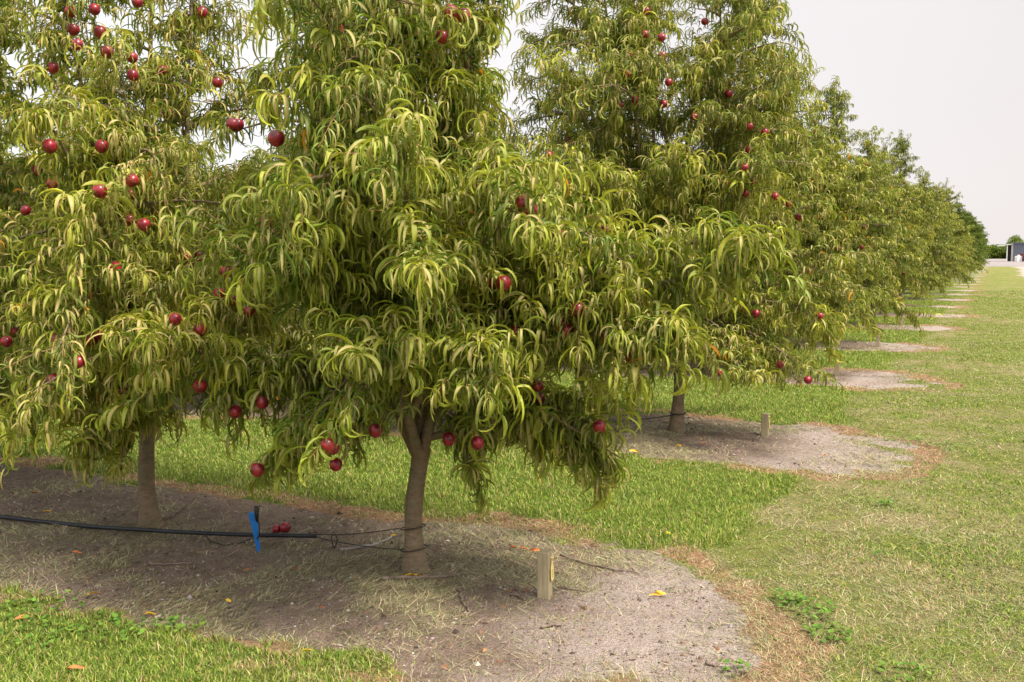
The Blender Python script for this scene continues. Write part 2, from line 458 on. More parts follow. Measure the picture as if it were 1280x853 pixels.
B5 = np.stack([B5[..., 0] * ca - B5[..., 1] * sa, B5[..., 0] * sa + B5[..., 1] * ca, B5[..., 2] * flat[:, None]], -1)
V = (O + B5 * q[:, None, None]).reshape(-1, 3)
Ft = (np.arange(n)[:, None, None] * 5 + np.array([[0, 1, 4], [1, 2, 4], [2, 3, 4], [3, 0, 4]])[None]).reshape(-1, 3)
C = pick(rg, [(.16, .115, .085), (.27, .21, .165), (.09, .06, .045), (.40, .34, .30), (.22, .12, .06), (.06, .045, .035)], n)
C = np.concatenate([np.repeat(C[:, None], 5, 1), np.ones((n, 5, 1))], -1).reshape(-1, 4)
tag(link('soil_crumbs', mesh_np('soil_crumbs', V, None, Ft, mats=[STRAW], attrs={'bc': C}, smooth=False)), 'crumbs of earth and bark chips on the bare soil', 'soil litter', kind='stuff')

# broad leaved weeds
def weeds(name, spots, label):
    V, Fq, C = [], [], []; rg = np.random.default_rng(len(spots))
    for (px, py, rad, cnt) in spots:
        cx, cy = ground(px, py)
        for _ in range(cnt):
            a, r = rg.uniform(0, 6.28), rad * math.sqrt(rg.random())
            x, y = cx + r * math.cos(a), cy + r * math.sin(a); z = gz(x, y) + rg.uniform(.012, .045)
            q = rg.uniform(.006, .014); b = rg.uniform(0, 6.28); tl = rg.uniform(-.4, .4); tl2 = rg.uniform(-.4, .4)
            n0 = len(V); ring = []
            for j in range(7):
                u_ = b + j * 2 * math.pi / 7; rr = q * (1 if j else .7)
                px_, py_ = rr * math.cos(u_), rr * math.sin(u_)
                V.append((x + px_, y + py_, z + px_ * tl + py_ * tl2)); ring.append(n0 + j)
            V.append((x, y, z - .003)); cc = pick(rg, [(.12, .24, .03), (.17, .29, .04), (.09, .18, .025)], 1)[0]
            C += [(*cc, 1)] * 8
            for j in range(7): Fq.append((n0 + 7, ring[j], ring[(j + 1) % 7]))
    o = link(name, mesh_np(name, V, None, Fq, mats=[BLADE], attrs={'bc': C}))
    tag(o, label, 'weeds', kind='stuff')
weeds('clover', [(1010, 770, .13, 90), (1035, 800, .10, 60), (985, 755, .07, 35), (1105, 700, .06, 18), (1135, 555, .20, 90), (1105, 635, .08, 22), (1180, 560, .15, 40),
                 (60, 765, .2, 60), (180, 795, .18, 60), (235, 790, .12, 40), (120, 800, .2, 60), (40, 800, .15, 40), (1130, 850, .1, 30), (920, 842, .06, 20)],
      'small round leaved green weeds growing low in the grass')

# ------------------------------------------------------------------ foliage
def unit(a): return a / (np.linalg.norm(a, axis=-1, keepdims=True) + 1e-9)

def leaf_arrays(P, D, L, W, bend, age, spec, nseg, rg, curlback=0.):
    """P base (n,3), D initial direction (n,3) unit"""
    n = len(P)
    hz = np.hypot(D[:, 0], D[:, 1]); az = np.where(hz > .12, np.arctan2(D[:, 1], D[:, 0]), rg.uniform(0, 6.283, n))
    az = az + rg.normal(0, .25, n)
    th0 = np.arctan2(D[:, 2], hz)
    h = np.stack([np.cos(az), np.sin(az), 0 * az], -1); sd = np.stack([-np.sin(az), np.cos(az), 0 * az], -1)
    zz = np.array([0, 0, 1.0])
    tj = np.linspace(0, 1, nseg + 1); pw = rg.uniform(.6, 1.3, n)
    prof = (np.clip(tj * 1.08 + .02, 0, 1)) ** .55 * (1 - tj) ** .75
    prof = prof / prof.max(); prof[-1] = .02; prof[0] = .12
    fold = rg.uniform(.4, 1.3, n); roll0 = rg.normal(0, .5, n); tw = rg.normal(0, 1.1, n); ph = rg.uniform(0, 6.28, n); wob = rg.normal(0, .5, n)
    pos = P.copy(); rows = []; step = (L / nseg)[:, None]
    for j, t in enumerate(tj):
        th = th0 - bend * t ** pw
        T = np.cos(th)[:, None] * h + np.sin(th)[:, None] * zz
        S0 = sd + (wob * math.sin(t * 3))[:, None] * h; S0 = unit(S0 - T * (S0 * T).sum(-1, keepdims=True))
        Nn = np.cross(T, S0); Nn = np.where((Nn[:, 2:3] < 0) & (t < .01), Nn, Nn)
        ro = (roll0 + tw * t)[:, None]
        S1 = np.cos(ro) * S0 + np.sin(ro) * Nn; N1 = -np.sin(ro) * S0 + np.cos(ro) * Nn
        if j: pos = pos + T * step
        w = (W * prof[j])[:, None]; fo = fold[:, None]
        wav = (.16 * np.sin(ph + t * 9))[:, None] * w
        rows.append(np.stack([pos - S1 * w * np.cos(fo) + N1 * (w * np.sin(fo) + wav), pos, pos + S1 * w * np.cos(fo) + N1 * (w * np.sin(fo) - wav)], 1))
    V = np.stack(rows, 1)      # n, nseg+1, 3, 3
    cr = np.broadcast_to(np.array([1, 0, 1.0]), (n, nseg + 1, 3))
    r = np.broadcast_to(rg.random(n)[:, None, None], cr.shape)
    ag = np.clip(np.broadcast_to(age[:, None, None], cr.shape) + 0 * cr, 0, 1)
    spb = np.broadcast_to(spec[:, None, None], cr.shape)
    A = np.stack([r, cr, ag, spb], -1).reshape(-1, 4)
    per = (nseg + 1) * 3
    f = []
    for j in range(nseg):
        for k in (0, 1):
            a = j * 3 + k; f.append((a, a + 1, a + 4, a + 3))
    Fq = (np.arange(n)[:, None, None] * per + np.array(f)[None]).reshape(-1, 4)
    return V.reshape(-1, 3), Fq, A

def shoot_tubes(B, D, L, g, r0, rg):
    n = len(B); ts = np.array([0, .35, .7, 1.]); k = 3
    A = np.cross(D, np.array([.3, .2, 1.0])); A = unit(A); Bb = np.cross(D, A)
    ang = np.arange(k) * 2 * math.pi / k
    V = []
    for t in ts:
        p = B + D * (L * t)[:, None]; p[:, 2] -= g * t * t
        rr = (r0 * (1 - .7 * t))[:, None, None]
        V.append(p[:, None, :] + rr * (np.cos(ang)[None, :, None] * A[:, None, :] + np.sin(ang)[None, :, None] * Bb[:, None, :]))
    V = np.stack(V, 1); per = 4 * k; f = []
    for i in range(3):
        for j in range(k): f.append((i * k + j, i * k + (j + 1) % k, (i + 1) * k + (j + 1) % k, (i + 1) * k + j))
    Fq = (np.arange(n)[:, None, None] * per + np.array(f)[None]).reshape(-1, 4)
    At = np.broadcast_to(np.stack([0 * ts, 0 * ts, ts, 0 * ts], -1)[None, :, None, :], (n, 4, k, 4)).reshape(-1, 4)
    return V.reshape(-1, 3), Fq, At

def fruit_mesh():
    V, Fq = [], []; nu, nv = 16, 11
    for i in range(nv + 1):
        ph = math.pi * i / nv
        for j in range(nu):
            a = 2 * math.pi * j / nu
            r = .033 * (1 + .03 * math.cos(a)) * (1 - .10 * math.exp(-((a if a < math.pi else a - 2 * math.pi) / .22) ** 2))
            z = .034 * math.cos(ph)
            if ph < .5: z -= .010 * (1 - ph / .5)
            if ph > 2.9: z -= .003
            V.append((r * math.sin(ph) * math.cos(a), r * math.sin(ph) * math.sin(a), z))
    for i in range(nv):
        for j in range(nu):
            Fq.append((i * nu + j, (i + 1) * nu + j, (i + 1) * nu + (j + 1) % nu, i * nu + (j + 1) % nu))
    return mesh_np('fruit', V, Fq, mats=[FRUIT])
FRUIT_ME = fruit_mesh()

def profile(z, zmax, spread):
    """reach of the side branches at height z"""
    q = np.interp(z, [.6, .95, 1.5, 2.1, 2.8, 3.5, 4.4], [.95, 1.30, 1.20, .95, .78, .62, .22])
    return q * spread * min(1, max(.25, (zmax - z) / .9 + .2))

class Tree:
    pass

def grow(seed, leaders, spread=1.0, fork=.66, trunk_r=.072, lat_step=.13, shoot_step=.062, per=28, nseg=6, leafscale=1.0,
         arms=(), nfruit=40, leafmat=None, agebias=0., lean=(0, 0), skirt=1.0, lowz=.82, gaps=(), shape=None, widef=1.0):
    rg = np.random.default_rng(seed); T = Tree()
    leafmat = leafmat or LEAF
    tv, tf, off = [], [], 0
    wood = []
    def tube(pts, rad, n, store):
        V, Fq = tube_np(pts, rad, n); store.append((V, Fq))
    trunk, branch = [], []
    fx, fy = lean[0] * fork, lean[1] * fork
    tp = [(0, 0, -.12)] + [(fx * q ** 1.5 + .010 * math.sin(q * 5 + seed), fy * q ** 1.5, fork * q) for q in np.linspace(0, 1, 9)]
    tr = [trunk_r * 1.45] + [trunk_r * (1.28 - .40 * min(1, q * 3) + .12 * max(0, q - .75) * 2 + .05 * math.sin(q * 11 + seed) + .20 * math.exp(-q * 13)) for q in np.linspace(0, 1, 9)]
    tp.append((fx * 1.05, fy * 1.05, fork + .05)); tr.append(trunk_r * .7)
    tube(tp, tr, 16, trunk)
    laterals = []   # (pts, L)
    leadpts = []
    for li, (lx, ly, lz) in enumerate(leaders):
        pts = []
        for q in np.linspace(0, 1, 16):
            w = 1 - (1 - q) ** 1.9
            pts.append((fx + (lx - fx) * w + .05 * math.sin(q * 7 + li * 2 + seed) * q, fy + (ly - fy) * w + .05 * math.cos(q * 6 + li + seed) * q, fork - .05 + (lz - fork + .05) * q ** 1.12))
        rad = np.interp(np.linspace(0, 1, 16), [0, .15, .5, 1], [trunk_r * .68, trunk_r * .5, trunk_r * .28, .005])
        tube(pts, rad, 10, branch); P = np.array(pts); leadpts.append(P)
        z = lowz + rg.uniform(0, .1)
        outaz = math.atan2(ly - fy, lx - fx) if math.hypot(lx - fx, ly - fy) > .15 else None
        k = 0
        while z < lz - .05:
            i = int(np.searchsorted(P[:, 2], z)); i = min(max(i, 1), 15); f = (z - P[i - 1, 2]) / (P[i, 2] - P[i - 1, 2] + 1e-6)
            S = P[i - 1] * (1 - f) + P[i] * f
            az = k * 2.4 + rg.uniform(-.5, .5)
            if outaz is not None and rg.random() < .35: az = outaz + rg.normal(0, .8)
            L = profile(z, lz, spread) * rg.uniform(.65, 1.12) * 1.15
            if outaz is not None: L *= .78 + .30 * math.cos(az - outaz)
            el = rg.uniform(.05, .75) if z > 1.2 else rg.uniform(-.15, .45)
            sag = (.30 if z > 1.4 else .42 * skirt) * L * rg.uniform(.5, 1.3)
            laterals.append((S, az, L, el, sag)); k += 1
            z += lat_step * rg.uniform(.6, 1.3)
    sh_B, sh_D, sh_L, sh_A, sh_g = [], [], [], [], []
    for (S, az, L, el, sag) in laterals:
        pts = []; bow = rg.normal(0, .15)
        for q in np.linspace(0, 1, 7):
            a2 = az + bow * q
            pts.append(S + np.array([math.cos(a2) * L * q * math.cos(el), math.sin(a2) * L * q * math.cos(el), L * q * math.sin(el) - sag * q * q]))
        P = np.array(pts); P[:, 2] = np.maximum(P[:, 2], .62)
        if shape:
            n_ok = 0
            while n_ok < 7 and shape(*(P[n_ok] - np.array([0, 0, .05]))): n_ok += 1
            if n_ok < 3: continue
            if n_ok < 7:
                P = P[0] + (P - P[0]) * ((n_ok - 1) / 6)
                L *= (n_ok - 1) / 6
        tube(P, np.linspace(.011 + .004 * L, .0035, 7), 5, branch)
        m = max(3, int(L / shoot_step))
        for q in np.linspace(.12, 1, m):
            i = min(5, int(q * 6)); f = q * 6 - i; p = P[i] * (1 - f) + P[i + 1] * f; tg = unit(P[i + 1] - P[i])
            rv = rg.normal(0, 1, 3); d = unit(tg * (.55 + .6 * q) + unit(rv) * .85 + np.array([0, 0, .35 if p[2] > 1.1 else -.15]))
            sh_B.append(p); sh_D.append(d); sh_L.append(rg.uniform(.14, .34) * (1.25 if q > .95 else 1)); sh_A.append(0)
            sh_g.append(rg.uniform(.02, .12))
        # the lateral's own end
    for (a, b, arch, nsh, slen) in arms:
        a, b = np.array(a, float), np.array(b, float); pts = []
        for q in np.linspace(0, 1, 10):
            p = a * (1 - q) + b * q; p = p + np.array([0, 0, arch * 4 * q * (1 - q)]); pts.append(p)
        P = np.array(pts); Lr = np.linalg.norm(b - a)
        tube(P, np.linspace(.022, .005, 10), 8, branch)
        for q in np.concatenate([rg.uniform(.25, 1, nsh), np.full(max(2, nsh // 8), .995)]):
            i = min(8, int(q * 9)); f = q * 9 - i; p = P[i] * (1 - f) + P[i + 1] * f; tg = unit(P[i + 1] - P[i])
            d = unit(tg * .6 + unit(rg.normal(0, 1, 3)) * .9 + np.array([0, 0, .45 if arch >= 0 else -.2]))
            sh_B.append(p); sh_D.append(d); sh_L.append(slen * rg.uniform(.6, 1.25)); sh_A.append(1); sh_g.append(rg.uniform(.02, .1))
    # shoots on the leader tops
    for P in leadpts:
        for q in rg.uniform(.22, 1, 80):
            i = min(14, int(q * 15)); f = q * 15 - i; p = P[i] * (1 - f) + P[i + 1] * f
            sh_B.append(p); sh_D.append(unit(unit(rg.normal(0, 1, 3)) + np.array([0, 0, .35]))); sh_L.append(rg.uniform(.18, .5)); sh_A.append(0); sh_g.append(.04)
    B, D, L, A, g = map(np.array, (sh_B, sh_D, sh_L, sh_A, sh_g)); ns = len(B)
    g = np.minimum(g, .4 * L)
    if shape:
        tipz = B + D * L[:, None] * .8 - np.array([0, 0, .10])
        keep = np.array([shape(*q) for q in tipz]); B, D, L, A, g = B[keep], D[keep], L[keep], A[keep], g[keep]; ns = len(B)
    for (gx, gy, gzz, gr) in gaps:
        keep = np.linalg.norm(B - np.array([gx, gy, gzz]), axis=1) > gr
        B, D, L, A, g = B[keep], D[keep], L[keep], A[keep], g[keep]; ns = len(B)
    # leaves
    tt = np.linspace(.05, 1, per) ** .8
    ss_, pp = np.meshgrid(np.arange(ns), np.arange(per), indexing='ij'); ss_ = ss_.ravel(); pp = pp.ravel()
    tq = tt[pp]; base = B[ss_] + D[ss_] * (L[ss_] * tq)[:, None]; base[:, 2] -= g[ss_] * tq * tq
    Ax = unit(np.cross(D, np.array([.31, .17, 1.0]))); Bx = np.cross(D, Ax)
    an = pp * 2.4 + rg.uniform(0, 6.28, ns)[ss_]
    d = np.cos(an)[:, None] * Ax[ss_] + np.sin(an)[:, None] * Bx[ss_] + D[ss_] * (.45 + .5 * tq)[:, None] + np.array([0, 0, .25])
    d = unit(d + rg.normal(0, .34, d.shape))
    keep = rg.random(len(d)) < .93
    vig = rg.random(ns)[ss_]                       # vigour of the shoot
    age = np.clip(.19 + .50 * tq ** 1.5 + .45 * (vig - .5) + .18 * A[ss_] + agebias + rg.normal(0, .08, len(d)), 0, 1)
    
    ll = (rg.uniform(.065, .145, len(d)) + .015 * A[ss_]) * leafscale * (.85 + .25 * vig)
    ww = ll * rg.uniform(.048, .080, len(d)) * (1 + .25 * (rg.random(len(d)) < .12)) * np.where(base[:, 2] < 1.0, 1.2, 1) * widef
    bend = rg.uniform(1.1, 3.3, len(d)) + np.where(d[:, 2] > .3, .5, 0)
    spec = (rg.random(len(d)) < .0022).astype(float)
    k = keep
    V1, F1, A1 = leaf_arrays(base[k], d[k], ll[k], ww[k], bend[k], age[k], spec[k], nseg, rg)
    V2, F2, A2 = shoot_tubes(B, D, L, g, np.full(ns, .0028), rg)
    V = np.concatenate([V1, V2]); Fq = np.concatenate([F1, F2 + len(V1)]); At = np.concatenate([A1, A2])
    T.crown = mesh_np('crown', V, Fq, mats=[leafmat, TWIG], midx=np.concatenate([np.zeros(len(F1)), np.ones(len(F2))]), attrs={'lc': At})
    def join(lst, name):
        VV, FF, o = [], [], 0
        for v, f in lst: VV.append(v); FF.append(f + o); o += len(v)
        return mesh_np(name, np.concatenate(VV), np.concatenate(FF), mats=[BARK])
    T.trunk = join(trunk, 'trunk'); T.branch = join(branch, 'branches')
    # fruit on outer shoots
    T.fruit = []
    if nfruit:
        cand = np.argsort(-np.hypot(B[:, 0], B[:, 1]) * 1.0 - 1.2 * rg.random(ns))[: int(ns * .5)]
        for i in rg.permutation(cand)[:nfruit]:
            q = rg.uniform(.3, .9)
            p = B[i] + D[i] * L[i] * q; T.fruit.append((p[0], p[1], p[2] - .05, rg.uniform(.82, 1.1)))
    T.nleaf = int(k.sum()); T.V = V1
    return T

def plant(T, x, y, label, rot=0., scale=1., fruits=None, group='peach trees of the orchard', name='peach_tree', cat='tree', zscale=None, part='thing'):
    r = empty(name, (x, y, gz(x, y) if math.hypot(x, y) < 60 else 0), label, cat, group)
    r.rotation_euler = (0, 0, rot); r.scale = (scale, scale, zscale or scale)
    link('trunk', T.trunk, r)
    if T.branch: link('limbs', T.branch, r)
    link('crown', T.crown, r)
    nf = len(T.fruit) if fruits is None else fruits
    for (a, b, c, s_) in T.fruit[:nf]:
        o = link('fruit', FRUIT_ME, r, (a, b, c)); o.scale = (s_, s_, s_)
        o.rotation_euler = (random.uniform(-.4, .4), random.uniform(-.4, .4), random.uniform(0, 6.28))
    return r

GR = 'peach trees standing in rows along the lane'
X0, Y0 = OX, OY
# ---- front row, tree by the lane (seen in detail)
def rel(px, py, depth, o=(X0, Y0)):
    """real point seen at pixel (px,py) at a distance, relative to a trunk"""
    dx, dy, dz = px - 640, -(py - 426.5), -F
    c, s = math.cos(PITCH), math.sin(PITCH)
    wx, wy, wz = dx, c * F + s * dy, -s * F + c * dy
    k = depth / wy
    return (wx * k - o[0], depth - o[1], CAMH + wz * k)

def pruned(o, hem, left, right):
    '''crown outline kept by pruning: hem height line and the clear gap to the neighbours, seen from the lane'''
    def f(x, y, z):
        y2_ = y + o[1]; x2_ = x + o[0]; c, s = math.cos(PITCH), math.sin(PITCH)
        dep = c * y2_ - s * (z - CAMH); up = s * y2_ + c * (z - CAMH)
        if dep < .5: return False
        px, py = 640 + F * x2_ / dep, 426.5 - F * up / dep
        if py > np.interp(px, hem[0], hem[1]): return False
        if py < 215 and not (np.interp(py, left[0], left[1]) < px < np.interp(py, right[0], right[1])): return False
        return True
    return f
H1 = ([240, 290, 320, 360, 400, 470, 500, 545, 575, 600, 615, 640, 690, 730, 770, 800, 850, 950], [570, 605, 622, 612, 580, 560, 530, 528, 575, 640, 575, 555, 620, 640, 600, 510, 492, 480])
H2 = ([-200, 0, 60, 100, 130, 150, 170, 200, 230, 300, 350], [575, 580, 575, 615, 575, 605, 545, 540, 560, 560, 550])
H3 = ([650, 780, 830, 870, 900, 960, 1040, 1060], [470, 485, 470, 475, 490, 488, 478, 440])
arms1 = [((0, 0, .9), rel(505, 190, 3.60), .15, 34, .26),
         ((0, 0, .9), rel(395, 130, 3.85), .15, 26, .26),
         ((-.2, -.1, .9), rel(350, 300, 3.85), .15, 32, .26),
         ((0, -.1, .85), rel(640, 260, 3.75), .12, 30, .26),
         ((0, -.1, .8), rel(460, 440, 3.75), .12, 36, .24),
         ((0, -.1, .8), rel(600, 455, 3.75), .12, 30, .24),
         ((0, -.1, .8), rel(540, 320, 3.65), .12, 34, .25),
         ((.1, -.1, 1.0), rel(700, 265, 4.4), .1, 30, .28), ((.2, -.1, 1.0), rel(765, 320, 4.4), .1, 30, .26), ((.1, -.1, 1.2), rel(625, 215, 4.2), .1, 26, .28),
         ((0, -.1, 1.2), rel(440, 215, 4.1), .1, 28, .28), ((0, -.1, 1.3), rel(560, 120, 4.5), .1, 26, .28), ((0, 0, 1.6), rel(600, 40, 4.8), .1, 26, .28), ((0, 0, 1.6), rel(395, 60, 4.8), .1, 26, .28), ((0, 0, 1.8), rel(500, 20, 4.6), .1, 26, .28),
         ((.1, 0, .9), rel(935, 330, 3.95), .10, 34, .24),
         ((.1, 0, .9), rel(880, 300, 4.05), .15, 30, .24),
         ((.1, 0, .9), rel(820, 420, 3.95), .12, 34, .24),
         ((.1, 0, .8), rel(860, 390, 4.15), .12, 24, .24),
         ((.2, 0, .9), rel(730, 380, 4.2), .15, 30, .24),
         ((.05, 0, .68), rel(755, 487, 4.6), -.02, 22, .22),
         ((.5, -.1, .80), rel(745, 560, 4.6), .12, 20, .15),
         ((.5, -.1, .80), rel(705, 545, 4.7), .12, 10, .13),
         ((.2, -.1, .75), rel(592, 600, 4.7), .10, 10, .12),
         ((-.1, -.1, .8), rel(366, 572, 4.6), .12, 18, .15),
         ((-.1, -.1, .8), rel(400, 530, 4.5), .12, 26, .2),
         ((-.2, -.1, .85), rel(290, 480, 4.6), .12, 26, .22)]
L1 = [(.05, .25, 4.1), (-.45, -.05, 3.5), (.35, -.15, 3.3), (-.15, -.6, 2.9)]
T1 = grow(21, L1, spread=.74, arms=arms1, nfruit=16, lat_step=.115, shoot_step=.06, per=31, nseg=7, shape=pruned((X0, Y0), H1, ([-900, 0, 60, 215], [335, 335, 332, 240]), ([-900, 0, 60, 130, 215], [640, 645, 612, 628, 660])), fork=.62, lean=(.06, 0), trunk_r=.050, agebias=.02)
TO = [plant(T1, X0, Y0, 'peach tree ending the front row, black wire looped twice round its trunk', group=GR)]
# ---- front row, second tree
x2, y2 = ground(187, 656)
o2 = (x2, y2)
arms2 = [((0, 0, .9), rel(180, 430, 4.4, o2), .12, 34, .25), ((0, 0, .9), rel(250, 440, 4.5, o2), .1, 26, .24),
         ((0, 0, .9), rel(120, 270, 4.6, o2), .15, 30, .26), ((0, 0, .9), rel(60, 150, 4.7, o2), .15, 30, .26),
         ((0, 0, .9), rel(140, 160, 5.2, o2), .15, 26, .26), ((0, 0, .85), rel(60, 400, 4.7, o2), .12, 34, .24),
         ((0, 0, .8), rel(115, 560, 5.0, o2), .15, 24, .18), ((0, 0, .8), rel(150, 590, 5.1, o2), .12, 14, .15),
         ((0, 0, .8), rel(30, 520, 4.9, o2), .15, 26, .2), ((0, 0, .9), rel(300, 400, 5.0, o2), .12, 26, .24)]
T2 = grow(34, shape=pruned(o2, H2, ([-900, 215], [-400, -400]), ([-900, 0, 60, 130, 215], [350, 345, 332, 335, 365])), leaders= [(.0, .2, 4.2), (-.4, .1, 3.7), (.3, .3, 3.9), (.1, -.5, 2.6)], spread=.66, arms=arms2, nfruit=26, lat_step=.13, shoot_step=.064, per=30, nseg=6, trunk_r=.051, agebias=-.03)
TO.append(plant(T2, x2, y2, 'second peach tree of the front row, its trunk rising behind the black pipe', group=GR))

# ---- shared meshes for the others
PA = grow(51, [(.1, .0, 4.4), (-.4, .3, 3.3), (.4, -.3, 3.6), (.0, -.6, 2.9), (.1, .6, 3.0)], spread=.88, nfruit=44, nseg=5, leafmat=LEAF_MID, leafscale=1.05, widef=1.45)
PB = grow(52, [(-.1, .1, 4.3), (.5, .4, 3.4), (-.45, -.3, 3.2), (.4, -.5, 3.0)], spread=.88, nfruit=36, nseg=5, leafmat=LEAF_MID, leafscale=1.05, widef=1.45)
PC = grow(53, [(.0, -.1, 4.6), (-.5, .1, 3.3), (.5, .1, 3.2), (.1, .5, 3.1), (-.1, -.55, 2.9)], spread=.86, nfruit=36, nseg=4, leafmat=LEAF_MID, leafscale=1.05, widef=1.45)
PD = grow(54, [(.0, .0, 2.9), (-.45, .3, 2.6), (.5, -.2, 2.7), (.05, .55, 2.5), (-.1, -.5, 2.5)], spread=.95, nfruit=30, nseg=4, leafmat=LEAF_MID, lat_step=.12, widef=1.3)
PG = grow(55, [(.0, .1, 4.3), (-.5, -.2, 3.7), (.5, .2, 3.8), (.1, -.5, 3.6)], spread=.95, nfruit=0, nseg=3, leafmat=LEAF_GREEN, leafscale=1.15, agebias=.05, widef=1.45)
# row 1 end tree, broad vase
x3, y3 = ground(847, 540); o3 = (x3, y3)
T3 = grow(61, shape=pruned(o3, H3, ([-900, 0, 120, 215], [665, 648, 646, 625]), ([-900, 0, 30, 90, 150, 215], [960, 975, 985, 1012, 1035, 1046])), leaders= [(-.75, -.45, 4.6), (-.25, .3, 4.5), (.55, .15, 4.4), (.25, -.55, 4.0), (-.5, -.7, 3.8), (.45, -.1, 4.5), (-.95, .0, 4.2)], spread=.88, nfruit=34, nseg=6, leafmat=LEAF, lat_step=.12, trunk_r=.058,
          arms=[((.1, 0, .8), rel(1000, 480, 8.0, o3), .15, 26, .22), ((.1, 0, .8), rel(930, 470, 7.7, o3), .15, 26, .2), ((0, 0, .9), rel(690, 90, 7.6, o3), .2, 30, .25), ((0, 0, .9), rel(700, 330, 7.2, o3), .2, 30, .25), ((.2, 0, .9), rel(1020, 400, 8.0, o3), .2, 30, .25), ((0, -.1, 1.2), rel(760, 230, 7.4, o3), .2, 34, .28), ((0, -.1, 1.2), rel(850, 210, 7.5, o3), .2, 34, .28), ((.1, -.1, 1.2), rel(930, 240, 7.7, o3), .2, 34, .28), ((0, -.1, 2.2), rel(880, 90, 8.1, o3), .2, 34, .3), ((0, -.1, 2.0), rel(780, 60, 7.9, o3), .2, 34, .3), ((0, -.1, 1.0), rel(690, 200, 7.3, o3), .2, 30, .28), ((.2, 0, 2.0), rel(970, 130, 8.5, o3), .2, 30, .28)], agebias=-.02)
TO.append(plant(T3, x3, y3, 'tall broad peach tree ending the second row, bare trunk showing beside a stake', group=GR))

def project(W):
    dy = W[:, 1]; dz = W[:, 2] - CAMH
    c, s = math.cos(PITCH), math.sin(PITCH)
    dep = c * dy - s * dz; up = s * dy + c * dz
    return 640 + F * W[:, 0] / dep, 426.5 - F * up / dep, dy
def hang_fruit(spots):
    rf = random.Random(8)
    data = []
    for T, ob, o in ((T1, TO[0], (X0, Y0)), (T2, TO[1], (x2, y2)), (T3, TO[2], (x3, y3))):
        W = T.V[::4] + np.array([o[0], o[1], ob.location.z]); px, py, dy = project(W)
        data.append((px, py, dy, W, ob))
    for (fx, fy, q) in spots:
        best = []
        for (px, py, dy, W, ob) in data:
            k = np.where((np.abs(px - fx) < 9) & (np.abs(py - fy) < 9))[0]
            best += [(dy[i], tuple(W[i]), ob) for i in k]
        best = [b for b in best if b[0] > (6.3 if fx > 870 else 4.0 if fx > 340 else 5.0 if fy < 150 else 4.4)]
        if len(best) < 4: continue
        best.sort(key=lambda b: b[0]); b = best[int(len(best) * min(.9, q * 2.0 + rf.uniform(.0, .06)))]
        # slide along the sight line onto the exact direction
        x, yv, z = rel(fx, fy, b[0] - .03, (0, 0)); ob = b[2]
        o = link('fruit', FRUIT_ME, ob, (x - ob.location.x, yv - ob.location.y, z - ob.location.z)); s_ = rf.uniform(.84, 1.02); o.scale = (s_,) * 3
        o.rotation_euler = (rf.uniform(-.4, .4), rf.uniform(-.4, .4), rf.uniform(0, 6.28))
hang_fruit([(127, 183, 0), (125, 239, 0), (165, 226, 0), (164, 243, .03), (32, 263, 0), (180, 281, 0), (162, 275, .03), (62, 183, .02), (66, 85, .02), (97, 56, .05), (92, 37, .03), (88, 15, .05), (118, 12, .02),
  (172, 3, .02), (203, 88, .02), (165, 72, .02), (166, 94, .04), (253, 15, .02), (272, 103, .04), (291, 156, .03), (297, 156, .05), (345, 173, 0), (393, 62, .02), (455, 67, 0), (420, 37, .02), (412, 27, .04),
  (516, 161, 0), (539, 168, .03), (553, 46, .02), (563, 16, .02), (579, 19, .04), (376, 218, .05), (248, 320, .03), (231, 322, .03), (283, 340, .02), (332, 280, .02), (273, 368, 0), (312, 390, .02), (291, 375, .03),
  (219, 399, .02), (126, 417, 0), (114, 424, .03), (8, 427, .02), (145, 335, .02), (250, 483, 0), (294, 515, .02), (328, 503, .04), (322, 587, .0), (470, 538, 0), (416, 560, .02), (420, 581, .03), (561, 549, .02), (597, 554, .02),
  (629, 354, 0), (526, 346, .03), (672, 250, 0), (699, 295, .02), (757, 290, .03), (722, 387, .02), (703, 408, .05), (749, 533, 0), (672, 482, .04), (674, 498, .05), (534, 395, .05), (418, 428, .05), (616, 350, .05), (640, 288, .05),
  (808, 14, .02), (807, 43, .01), (827, 47, 0), (881, 27, .03), (836, 103, 0), (783, 92, .03), (794, 125, .03), (774, 131, .03), (830, 130, .04), (686, 194, .01), (911, 117, 0), (868, 146, .01), (937, 158, .01), (956, 165, .0), (932, 242, .02),
  (930, 210, .03), (954, 330, .0), (945, 392, .02), (985, 255, .03), (969, 246, .03), (1025, 395, .02), (1010, 475, .02), (976, 456, .03), (899, 465, .02), (720, 235, .05), (760, 420, .04)])

ordw = ['front', 'second', 'third', 'fourth', 'fifth', 'sixth', 'seventh', 'eighth', 'ninth', 'tenth', 'eleventh', 'twelfth', 'thirteenth', 'fourteenth', 'fifteenth', 'sixteenth', 'seventeenth', 'eighteenth', 'nineteenth', 'twentieth', 'twenty-first', 'twenty-second', 'twenty-third', 'twenty-fourth', 'twenty-fifth', 'twenty-sixth', 'twenty-seventh', 'twenty-eighth', 'twenty-ninth', 'thirtieth', 'thirty-first']
rr = random.Random(4)
def put(T, row, t, label, rot, sc_, fr, zs=None):
    x, y = st(ROWS[row] + rr.uniform(-.08, .08), t)
    plant(T, x, y, label, rot, sc_, fr, group=GR, zscale=zs)
for i, t in enumerate((-4.0, -5.9)):
    put(PA if i == 0 else PB, 0, t, f'{ordw[i+2]} peach tree of the front row, at the dark left edge', .7 + i, .98, 44)
for i in range(5):
    put(PD, 1, -1.85 - 1.85 * i, f'{["low peach tree second","low peach tree third","low peach tree fourth","low peach tree fifth","low peach tree sixth"][i]} from the lane in the second row', rr.uniform(0, 6), rr.uniform(.95, 1.08), 26)
